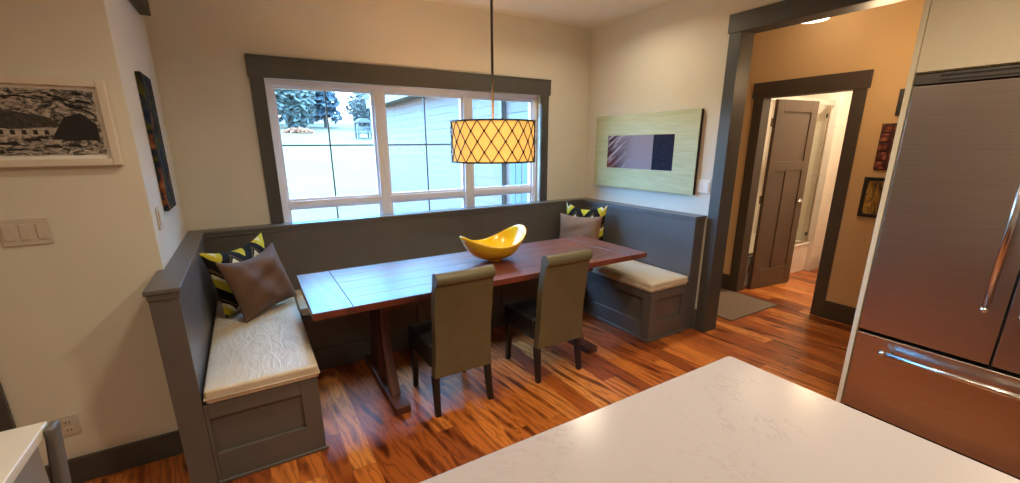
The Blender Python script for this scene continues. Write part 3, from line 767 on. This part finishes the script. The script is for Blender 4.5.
for zc in (.25, 1.02, 1.82):
    MB().tube([(-.012, 0, zc - .045), (-.012, 0, zc + .045)], .008, 10).box(-.05, -.012, -.002, .002, zc - .042, zc + .042).build('hinge', plain('hinge_bronze', (.10, .07, .05), .4, metal=.8), dr)

tub = thing('bathtub', 'white bathtub behind the open door in the bathroom', 'bathtub', (2.13, -.79, 0))
m = MB(); tx, ty = .71, .355
m.box(-tx, tx, -ty, ty, 0, .05)
m.box(-tx, tx, -ty, -ty + .045, .05, .38).box(-tx, tx, ty - .045, ty, .05, .38).box(-tx, -tx + .06, -ty + .045, ty - .045, .05, .38).box(tx - .06, tx, -ty + .045, ty - .045, .05, .38)
m.box(-tx, tx, -ty - .012, -ty + .05, .36, .385)
m.build('tub_shell', plain('tub_acrylic', (.80, .74, .66), .25, var=.02), tub, bevel=.01)
sd = thing('shower_door', 'framed glass shower door standing on the bathtub rim', 'shower door', (2.13, -1.13, .386))
m = MB(); m.box(-tx, tx, -.02, .02, 1.66, 1.72).box(-tx, tx, -.015, .015, .0, .02); m.build('track', CHROME, sd, bevel=.002)
MB().box(-.02, tx - .06, -.008, -.002, .022, 1.655).build('glass_panel', glass('shower_glass', (.93, .95, .92)), sd)
MB().box(tx - .058, tx - .038, -.012, .012, .021, 1.659).build('stile', CHROME, sd, bevel=.002)
MB().tube([(.02, -.045, .85), (tx - .1, -.045, .85)], .008, 10).tube([(.05, -.045, .85), (.05, -.008, .85)], .006, 8).tube([(tx - .13, -.045, .85), (tx - .13, -.008, .85)], .006, 8).build('towel_bar', CHROME, sd, smooth=True)
MB().box(tx - .14, tx - .11, -.02, -.0085, 1.52, 1.57).build('roller_bracket', DARKM, sd, bevel=.003)
MB().box(tx - .14, tx - .11, -.02, -.0085, .10, .14).build('corner_clip', DARKM, sd, bevel=.003)
struct(MB().box(2.85, BX, -1.19, -.42, 0, H).build('wall_bath_pier', TILE), 'tiled pier at the end of the bathtub')

rug = thing('door_mat', 'small grey-brown woven mat on the hall floor', 'rug', (.83, -1.25, 0))
mm, nt, bs = new_mat('woven_mat')
mp = coord(nt, rot=(0, 0, R(45))); ck = nt.nodes.new('ShaderNodeTexChecker'); ck.inputs['Scale'].default_value = 34
ck.inputs['Color1'].default_value = (.15, .10, .068, 1); ck.inputs['Color2'].default_value = (.23, .165, .115, 1)
lnk(nt, mp, 'Vector', ck, 'Vector'); lnk(nt, ck, 'Color', bs, 'Base Color'); bs.inputs['Roughness'].default_value = .9
MB().box(-.39, .39, -.40, .40, .0005, .010).build('mat_field', mm, rug, bevel=.004)
MB().box(-.40, .40, -.41, -.40, .0005, .011).box(-.40, .40, .40, .41, .0005, .011).box(-.40, -.39, -.40, .40, .0005, .011).box(.39, .40, -.40, .40, .0005, .011).build('binding', plain('mat_binding', (.17, .13, .10), .9), rug)

def hall_frame(label, y1, y0, z0, z1, kind):
    root = thing('framed_picture' if kind != 'woven' else 'wall_hanging', label, 'picture' if kind != 'woven' else 'wall hanging', (HX - .002, (y0 + y1) / 2, z0))
    hw, h = (y1 - y0) / 2, z1 - z0
    if kind == 'woven':
        m, nt, bs = new_mat('red_relief')
        mp = coord(nt); br = nt.nodes.new('ShaderNodeTexVoronoi'); br.inputs['Scale'].default_value = 22; lnk(nt, mp, 'Vector', br, 'Vector')
        r = ramp(nt, [(.2, (.30, .10, .05)), (.45, (.19, .035, .02)), (.6, (.06, .014, .01))]); lnk(nt, br, 'Distance', r, 'Fac'); lnk(nt, r, 'Color', bs, 'Base Color'); bs.inputs['Roughness'].default_value = .7
        MB().box(-.014, 0, -hw, hw, 0, h).build('backing', plain('hanging_dark', (.06, .016, .012), .7), root)
        k = MB(); n = 5
        for i in range(n):
            for j in range(2):
                a = -hw + j * hw + .008; k.box(-.024, -.0142, a, a + hw - .016, i * h / n + .006, (i + 1) * h / n - .006)
        k.build('carved_tiles', m, root, bevel=.004)
    else:
        w = .028; m = MB(); m.box(-.022, 0, -hw, -hw + w, 0, h).box(-.022, 0, hw - w, hw, 0, h).box(-.022, 0, -hw + w, hw - w, 0, w).box(-.022, 0, -hw + w, hw - w, h - w, h)
        m.build('frame', plain('black_frame', (.012, .010, .010), .4), root, bevel=.002)
        mm, nt, bs = new_mat('amber_print'); mp = coord(nt, (1, 1, .5)); n = noise(nt, mp, 14, 4, .6, 1)
        r = ramp(nt, [(.35, (.03, .02, .012)), (.5, (.28, .15, .03)), (.62, (.55, .34, .07)), (.7, (.10, .07, .03))] if kind == 'amber' else [(.3, (.02, .012, .01)), (.7, (.06, .03, .02))])
        lnk(nt, n, 'Fac', r, 'Fac'); lnk(nt, r, 'Color', bs, 'Base Color'); bs.inputs['Roughness'].default_value = .35
        MB().box(-.012, -.004, -hw + w, hw - w, w, h - w).build('print', mm, root)
hall_frame('small black-framed amber print on the hall wall, lowest of the three beside the fridge', -2.158, -2.42, .998, 1.335, 'amber')
hall_frame('dark red carved tile hanging on the hall wall above the amber print', -2.200, -2.36, 1.398, 1.770, 'woven')
hall_frame('dark framed picture, topmost on the hall wall beside the fridge', -2.268, -2.50, 1.83, 2.03, 'dark')

hl = thing('ceiling_light', 'round flush ceiling light in the hall, seen under the opening header', 'lamp', (.92, -1.70, H))
MB().lathe([(.15, -.001), (.15, -.03), (.14, -.032), (0, -.033)], n=40).build('base', DARKM, hl)
MB().lathe([(.135, -.034), (.135, -.14), (.11, -.178), (0, -.184)], n=40).build('diffuser', emis('hall_light_glass', (1, .82, .6), 3.5), hl, smooth=True)

# ------------------------------------------------------------------ refrigerator and its enclosure
FX = -.40; FY1, FY0 = -2.868, -3.93; SPL = -3.392
fr = thing('refrigerator', 'large stainless steel french-door refrigerator with bottom freezer drawer', 'refrigerator', (0, (FY0 + FY1) / 2, 0))
yc = (FY0 + FY1) / 2
def fp(mb, name, mat, parent=fr, **k):
    mb.v = [(x, y - yc, z) for x, y, z in mb.v]; return mb.build(name, mat, parent, **k)
fp(MB().box(FX + .055, .34, FY0, FY1, .0, 1.94), 'cabinet_body', plain('fridge_body', (.05, .048, .046), .5, metal=.5))
d1 = fp(MB().box(FX, FX + .05, SPL + .004, FY1 - .002, .592, 1.886), 'door', STEEL, bevel=.004)
d2 = fp(MB().box(FX, FX + .05, FY0 + .002, SPL - .004, .592, 1.886), 'door', STEEL, bevel=.004)
d3 = fp(MB().box(FX, FX + .05, FY0 + .002, FY1 - .002, .10, .572), 'freezer_drawer', STEEL, bevel=.004)
fp(MB().box(FX + .04, FX + .054, FY0 + .01, FY1 - .01, .0, .095), 'toe_kick', DARKGAP)
g_ = MB().box(FX + .005, FX + .054, FY0 + .002, FY1 - .002, 1.893, 1.94)
gr = fp(g_, 'vent_grille', plain('grille_steel', (.15, .135, .125), .4, metal=.9), bevel=.002)
s_ = MB().box(FX + .003, FX + .0049, FY0 + .05, FY1 - .095, 1.922, 1.930).box(FX + .003, FX + .0049, FY0 + .05, FY1 - .095, 1.903, 1.908)
s_.v = [(x, y - yc, z) for x, y, z in s_.v]; s_.build('vent_slot', DARKGAP, gr)
def bar_handle(p0, p1, parent, axis):
    h = MB(); h.tube([p0, p1], .0145, 14)
    for f in (.03, .97):
        q = Vector(p0).lerp(Vector(p1), f); h.tube([q, (FX - .0005, q.y, q.z)], .0085, 10)
    for q, s in ((p0, -1), (p1, 1)):
        q = Vector(q); d = (Vector(p1) - Vector(p0)).normalized() * .012 * s
        h.tube([q - d, q + d], .0155, 14)
    h.v = [(x, y - yc, z) for x, y, z in h.v]; hb = h.build('handle', CHROME, parent, bevel=.0)
    for p in hb.data.polygons: p.use_smooth = len(p.vertices) == 4
bar_handle((FX - .058, SPL + .060, .868), (FX - .058, SPL + .055, 1.70), d1, 'z')
bar_handle((FX - .058, SPL - .060, .868), (FX - .058, SPL - .055, 1.70), d2, 'z')
bar_handle((FX - .058, FY1 - .148, .505), (FX - .058, FY0 + .13, .505), d3, 'y')

fc = thing('fridge_cabinet', 'cream cabinet with side panel built around and above the refrigerator', 'cabinet', (0, yc, 0))
fp(MB().box(FX - .002, .34, FY1 + .003, FY1 + .027, 0, H - .001), 'side_panel', CREAMCAB, fc, bevel=.002)
fp(MB().box(FX - .002, .34, FY0 - .027, FY0 - .003, 0, H - .001), 'side_panel', CREAMCAB, fc, bevel=.002)
fp(MB().box(FX + .022, .34, FY0 - .002, FY1 + .002, 1.945, H - .001), 'upper_box', CREAMCAB, fc)
for (a, b_) in ((SPL + .002, FY1 + .001), (FY0 - .001, SPL - .002)):
    k = MB().box(FX + .001, FX + .021, a, b_, 1.95, H - .02); dd = fp(k, 'door', CREAMCAB, fc, bevel=.002)
    h = MB().tube([(FX - .025, (a if b_ > SPL + .1 else b_) + (.05 if b_ > SPL + .1 else -.05), 2.02), (FX - .025, (a if b_ > SPL + .1 else b_) + (.05 if b_ > SPL + .1 else -.05), 2.14)], .006, 8)
    # pulls sit beyond the frame edge
    h.tube([(FX - .025, h.v[0][1], 2.03), (FX + .0005, h.v[0][1], 2.03)], .004, 6).tube([(FX - .025, h.v[0][1], 2.13), (FX + .0005, h.v[0][1], 2.13)], .004, 6)
    fp(h, 'pull', CHROME, dd)

# ------------------------------------------------------------------ island and side counter
IX1, IX0, IY1, IY0, IZ = -1.967, -3.20, -3.036, -5.0, .915
isl = thing('kitchen_island', 'large kitchen island with pale veined quartz top in the foreground', 'island', ((IX0 + IX1) / 2, -4.0, 0))
hx, cy = (IX1 - IX0) / 2, -4.0
r_ = .018; pts = []
for (cx_, cy_, a0) in ((hx - r_, IY1 - cy - r_, 0), (-hx + r_, IY1 - cy - r_, 90), (-hx + r_, IY0 - cy + r_, 180), (hx - r_, IY0 - cy + r_, 270)):
    for k in range(6):
        a = R(a0 + 90 * k / 5); pts.append((cx_ + r_ * math.cos(a), cy_ + r_ * math.sin(a)))
MB().prism(pts, 'z', IZ - .03, IZ).build('countertop', QUARTZ, isl, bevel=.004)
m = MB().box(-hx + .03, hx - .03, IY0 - cy + .03, IY1 - cy - .30, .09, IZ - .031); m.build('cabinet_body', BENCH, isl, bevel=.003)
MB().box(-hx + .08, hx - .08, IY0 - cy + .08, IY1 - cy - .35, 0, .089).build('toe_kick', DARKGAP, isl)
pn = MB(); 
for k in range(2):
    a = -hx + .03 + k * (hx - .03); b_ = a + hx - .03; yf = IY1 - cy - .30
    for (x0, x1, zz0, zz1) in ((a + .01, a + .08, .1, IZ - .04), (b_ - .08, b_ - .01, .1, IZ - .04), (a + .08, b_ - .08, .1, .18), (a + .08, b_ - .08, IZ - .12, IZ - .04)):
        pn.box(x0, x1, yf, yf + .016, zz0, zz1)
pn.build('face_panel', BENCH, isl, bevel=.002)

LC = (-3.855, -2.285)
side = thing('side_counter', 'white-topped grey counter end with an arched opening at the lower left corner', 'counter', (LC[0] - .35, LC[1] - .4, 0))
gry = plain('counter_grey_paint', (.26, .24, .22), .4, var=.1); dg = plain('counter_post_grey', (.13, .12, .11), .4, var=.1)
MB().box(-.35, .335, -.4, .40, .872, .90).build('countertop', plain('counter_white', (.70, .66, .58), .25, var=.03), side, bevel=.004)
# splayed corner post at the far right corner
pt = MB(); 
pt.add([(.337, .352, .898), (.360, .352, .898), (.360, .402, .898), (.337, .402, .898), (.24, .352, 0), (.29, .352, 0), (.29, .402, 0), (.24, .402, 0)], [(0,1,2,3),(7,6,5,4),(0,4,5,1),(1,5,6,2),(2,6,7,3),(3,7,4,0)])
pt.v = [(x if z > .5 else x, y, z) for x, y, z in pt.v]
side_post = pt.build('corner_post', dg, side, bevel=.008)
arch = [(.330, .871), (-.10, .871), (.03, .82), (.13, .73), (.185, .60), (.20, .36), (.330, .36)]
MB().prism(arch, 'x', .300, .330).build('arched_bracket', gry, side, bevel=.004)
MB().box(-.33, .18, -.38, .33, .08, .870).build('cabinet_body', DARKGAP, side, bevel=.004)  # near-black colour stands in for the shade inside the arched opening
MB().box(-.30, .16, -.36, .30, 0, .079).build('plinth', DARKGAP, side)

# ------------------------------------------------------------------ outside
def lawn():
    mb = MB(); nx, ny = 40, 40; vs = []; fs = []
    for j in range(ny + 1):
        y = .3 + 90 * (j / ny) ** 1.8
        for i in range(nx + 1):
            x = -45 + 100 * i / nx
            z = -.35 + .118 * max(0, y - 3) ** .96 - .012 * x * min(1, y / 30) * .5 + .04 * math.sin(x * .4) * math.sin(y * .3)
            if y > 40: z = z - (y - 40) * .03
            vs.append((x, y, z))
    for j in range(ny):
        for i in range(nx):
            a = j*(nx+1)+i; fs.append((a, a+1, a+nx+2, a+nx+1))
    mb.add(vs, fs)
    g = plain('lawn_grass', (.092, .069, .0225), .9, var=.1, scale=.6)
    o = mb.build('ground_lawn', g, smooth=True); struct(o, 'pale green lawn sloping up outside the window'); return o
lawn()
def gz(x, y): return -.35 + .118 * max(0, y - 3) ** .96 - .012 * x * min(1, y / 30) * .5 + (0 if y <= 40 else -(y - 40) * .03)

def siding():
    m, nt, bs = new_mat('lap_siding'); mp = coord(nt); n = noise(nt, mp, 3, 3)
    r = ramp(nt, [(.3, (.138, .100, .088)), (.7, (.149, .108, .095))]); lnk(nt, n, 'Fac', r, 'Fac'); lnk(nt, r, 'Color', bs, 'Base Color'); bs.inputs['Roughness'].default_value = .6
    return m
hs = thing('house_wing', 'pale sided wing of the house outside the middle and right windows', 'building', (-.45, 3.6, -.3))
o0 = Vector((-.45, 3.6, -.3))
def hp(mb, name, mat, **k):
    mb.v = [tuple(Vector(p) - o0) for p in mb.v]; return mb.build(name, mat, hs, **k)
sd_ = MB(); nb_ = 24; bh = 2.75 / nb_
for k in range(nb_):
    z = -.3 + k * bh
    sd_.prism([(-.45 - .010, z), (-.40, z), (-.40, z + bh), (-.45 - .002, z + bh)], 'y', .20, 6.50)
hp(sd_, 'siding_wall', siding())
hp(MB().box(-.40, 2.8, .20, 6.50, -.3, 2.45), 'wing_body', siding())
hp(MB().box(-.475, -.40, 6.42, 6.52, -.3, 2.45), 'corner_board', plain('corner_board_white', (.125, .108, .095), .5), bevel=.004)
hp(MB().box(-.75, 2.8, .20, 6.55, 2.451, 2.48), 'soffit', plain('soffit_white', (.125, .108, .095), .6))
hp(MB().box(-.78, -.751, .20, 6.55, 2.42, 2.62), 'fascia', plain('fascia_white', (.125, .108, .095), .5))
hp(MB().prism([(-.80, 2.62), (2.8, 4.0), (2.8, 4.1), (-.82, 2.70)], 'y', .19, 6.56), 'roof', plain('roof_shingle', (.12, .12, .13), .8, var=.3, scale=30))
hp(MB().box(-.52, -.47, .98, 1.05, -.3, 2.44).tube([(-.50, 1.02, 2.36), (-.60, 1.02, 2.41), (-.72, 1.02, 2.42)], .03, 8), 'downspout', plain('downspout_white', (.125, .108, .095), .4), bevel=.004)
# shuttered wing window seen through the right unit
m = MB().box(-.485, -.462, .40, .86, .75, 1.98); m.cur = 0
wf = hp(m, 'wing_window', plain('wing_window_white', (.125, .108, .095), .5), bevel=.004)
m = MB()
for k in range(3): m.box(-.49, -.4855, .44 + k * .135, .54 + k * .135, .82, 1.46)
m.v = [tuple(Vector(p) - o0) for p in m.v]; m.build('pane', plain('wing_window_blue', (.10, .14, .18), .2), wf)

LEAF = [plain('leaf_haze_blue', (.020, .040, .050), .7, var=.3, scale=2), plain('leaf_green', (.048, .056, .046), .7, var=.35, scale=2), plain('leaf_pale', (.065, .08, .065), .7, var=.3, scale=2)]  # blue tint of the first leaf colour stands in for distant haze
BARK = plain('bark', (.08, .07, .06), .9, var=.3, scale=10)
def tree(x, y, h, w, kind, label, group):
    rnd = random.Random(int(x * 31 + y * 7 + h)); base = gz(x, y)
    root = thing('spruce_tree' if kind == 0 else 'leafy_tree', label, 'tree', (x, y, base), group=group)
    tr = MB(); tr.tube([(0, 0, -.3), (.05, 0, h * .35), (0, .05, h * .8)], .2, 8, rs=[w * .05, w * .04, .02]); tr.build('trunk', BARK, root, smooth=True)
    mb = MB()
    for k in range(1500):
        if kind == 0:
            f = rnd.random() ** .8; rad = w / 2 * (1 - f) * math.sqrt(rnd.random()) + .05; z = h * (.08 + .92 * f)
        else:
            u = rnd.random() ** (1/3); th = math.acos(rnd.uniform(-1, 1)); rad = w / 2 * u * math.sin(th); z = h * .48 + h * .5 * u * math.cos(th)
        a = rnd.uniform(0, 6.283); p = Vector((rad * math.cos(a), rad * math.sin(a), z))
        s = rnd.uniform(.16, .34) * (h / 5)
        ax = Vector((rnd.uniform(-1, 1), rnd.uniform(-1, 1), rnd.uniform(-.6, .6))).normalized(); bx = ax.orthogonal().normalized()
        mb.add([p - ax * s, p + bx * s * .6, p + ax * s, p - bx * s * .6], [(0, 1, 2, 3)])
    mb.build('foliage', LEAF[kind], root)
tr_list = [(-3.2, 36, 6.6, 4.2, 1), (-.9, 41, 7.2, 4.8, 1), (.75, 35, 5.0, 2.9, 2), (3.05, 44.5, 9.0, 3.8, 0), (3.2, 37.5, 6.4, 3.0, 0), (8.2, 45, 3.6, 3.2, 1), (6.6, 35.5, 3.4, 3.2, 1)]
tl = ['leafy tree at the far left of the lawn, seen through the left window edge', 'rounded leafy tree second from the left across the lawn', 'small pale tree between two darker trees at the lawn edge', 'tallest spruce across the lawn behind the grille, tinted blue for haze', 'narrow spruce beside the tallest spruce, tinted blue for haze', 'low leafy tree right of the spruces under the white sky', 'leafy tree behind the small play tower']
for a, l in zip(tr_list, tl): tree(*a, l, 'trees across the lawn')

# small play tower on the lawn
pxx, pyy = 3.66, 26.0; pz = gz(pxx, pyy)
ptw = thing('play_tower', 'pale wooden play tower with railing on the lawn', 'playhouse', (pxx, pyy, pz))
PW = plain('pale_wood', (.06, .066, .066), .7, var=.1)
for sx in (-1, 1):
    for sy in (-1, 1): MB().box(sx*.4 - .05, sx*.4 + .05, sy*.4 - .05, sy*.4 + .05, -.1, 1.02).build('post', PW, ptw)
MB().box(-.5, .5, -.5, .5, .36, .42).build('deck', PW, ptw)
MB().prism([(-.5, 1.02), (.5, 1.02), (.2, 1.28), (-.2, 1.28)], 'y', -.5, .5).build('roof', PW, ptw)
m = MB()
for k in range(6): m.box(-.38 + k*.14, -.33 + k*.14, -.44, -.41, .42, .74)
m.box(-.44, .44, -.455, -.405, .70, .77); m.build('railing', PW, ptw)
shr = thing('flower_shrub', 'small orange flowering shrub at the top of the lawn', 'shrub', (.30, 30.5, gz(.30, 30.5)))
mb = MB(); rnd = random.Random(2)
for k in range(300):
    a = rnd.uniform(0, 6.28); u = rnd.random() ** .5; z = rnd.random() * .45 * (1 - u * .6)
    p = Vector((u * 1.0 * math.cos(a), u * .6 * math.sin(a), z)); s = .09
    ax = Vector((rnd.uniform(-1, 1), rnd.uniform(-1, 1), rnd.uniform(-1, 1))).normalized(); bx = ax.orthogonal().normalized()
    mb.add([p - ax*s, p + bx*s, p + ax*s, p - bx*s], [(0, 1, 2, 3)])
mb.build('blossom', plain('orange_blossom', (.22, .08, .03), .7), shr)

# ------------------------------------------------------------------ light
wd = bpy.data.worlds.new('sky'); SC.world = wd; wd.use_nodes = True; nt = wd.node_tree
bg = nt.nodes['Background']
tcn = nt.nodes.new('ShaderNodeTexCoord'); spn = nt.nodes.new('ShaderNodeSeparateXYZ'); lnk(nt, tcn, 'Generated', spn, 'Vector')
rp = ramp(nt, [(0, (.65, .78, 1.0)), (.11, (.42, .72, 1.05)), (.18, (.06, .50, 1.18)), (.42, (.18, .58, 1.14)), (1, (.50, .72, 1.0))])
nt.links.new(spn.outputs['Z'], rp.inputs['Fac']); lnk(nt, rp, 'Color', bg, 'Color'); bg.inputs['Strength'].default_value = 20.0

def lamp(kind, name, loc, energy, color, **k):
    l = bpy.data.lights.new(name, kind); l.energy = energy; l.color = color
    o = bpy.data.objects.new(name, l); COL.objects.link(o); o.location = loc
    for a, v in k.items(): setattr(l, a, v)
    return o
WARM = (1.0, .85, .61)
for x, y, e in [(-2.7, -2.1, 14), (-0.72, -0.98, 9), (-1.75, -3.5, 28), (-3.6, -5.2, 16), (-4.7, -3.6, 10)]:
    lamp('AREA', 'ceiling_fill_light', (x, y, H - .004), e, WARM, shape='DISK', size=.24, spread=R(155))  # unseen ceiling lamps, placed to brighten walls, chairs and fridge
lamp('POINT', 'pendant_bulb', (px, py, z0 + .16), 14, (1, .78, .46), shadow_soft_size=.05)
lamp('POINT', 'hall_fill_light', (.62, -2.3, 2.15), 10, (1, .70, .40), shadow_soft_size=.1)  # added bare source away from the ceiling light, evens the hall wall's brightness
lamp('AREA', 'bathroom_light', (2.3, -1.7, H - .01), 38, (1, .82, .6), shape='DISK', size=.3)

# ------------------------------------------------------------------ colour management
vs_ = SC.view_settings
vs_.view_transform = 'Standard'; vs_.look = 'None'; vs_.gamma = 1; vs_.exposure = .3; vs_.use_curve_mapping = False
SC.cycles.use_denoising = True
SC.cycles.max_bounces = 10; SC.cycles.diffuse_bounces = 6; SC.cycles.transparent_max_bounces = 16
SC.cycles.caustics_reflective = False; SC.cycles.caustics_refractive = False
SC.cycles.sample_clamp_indirect = 6
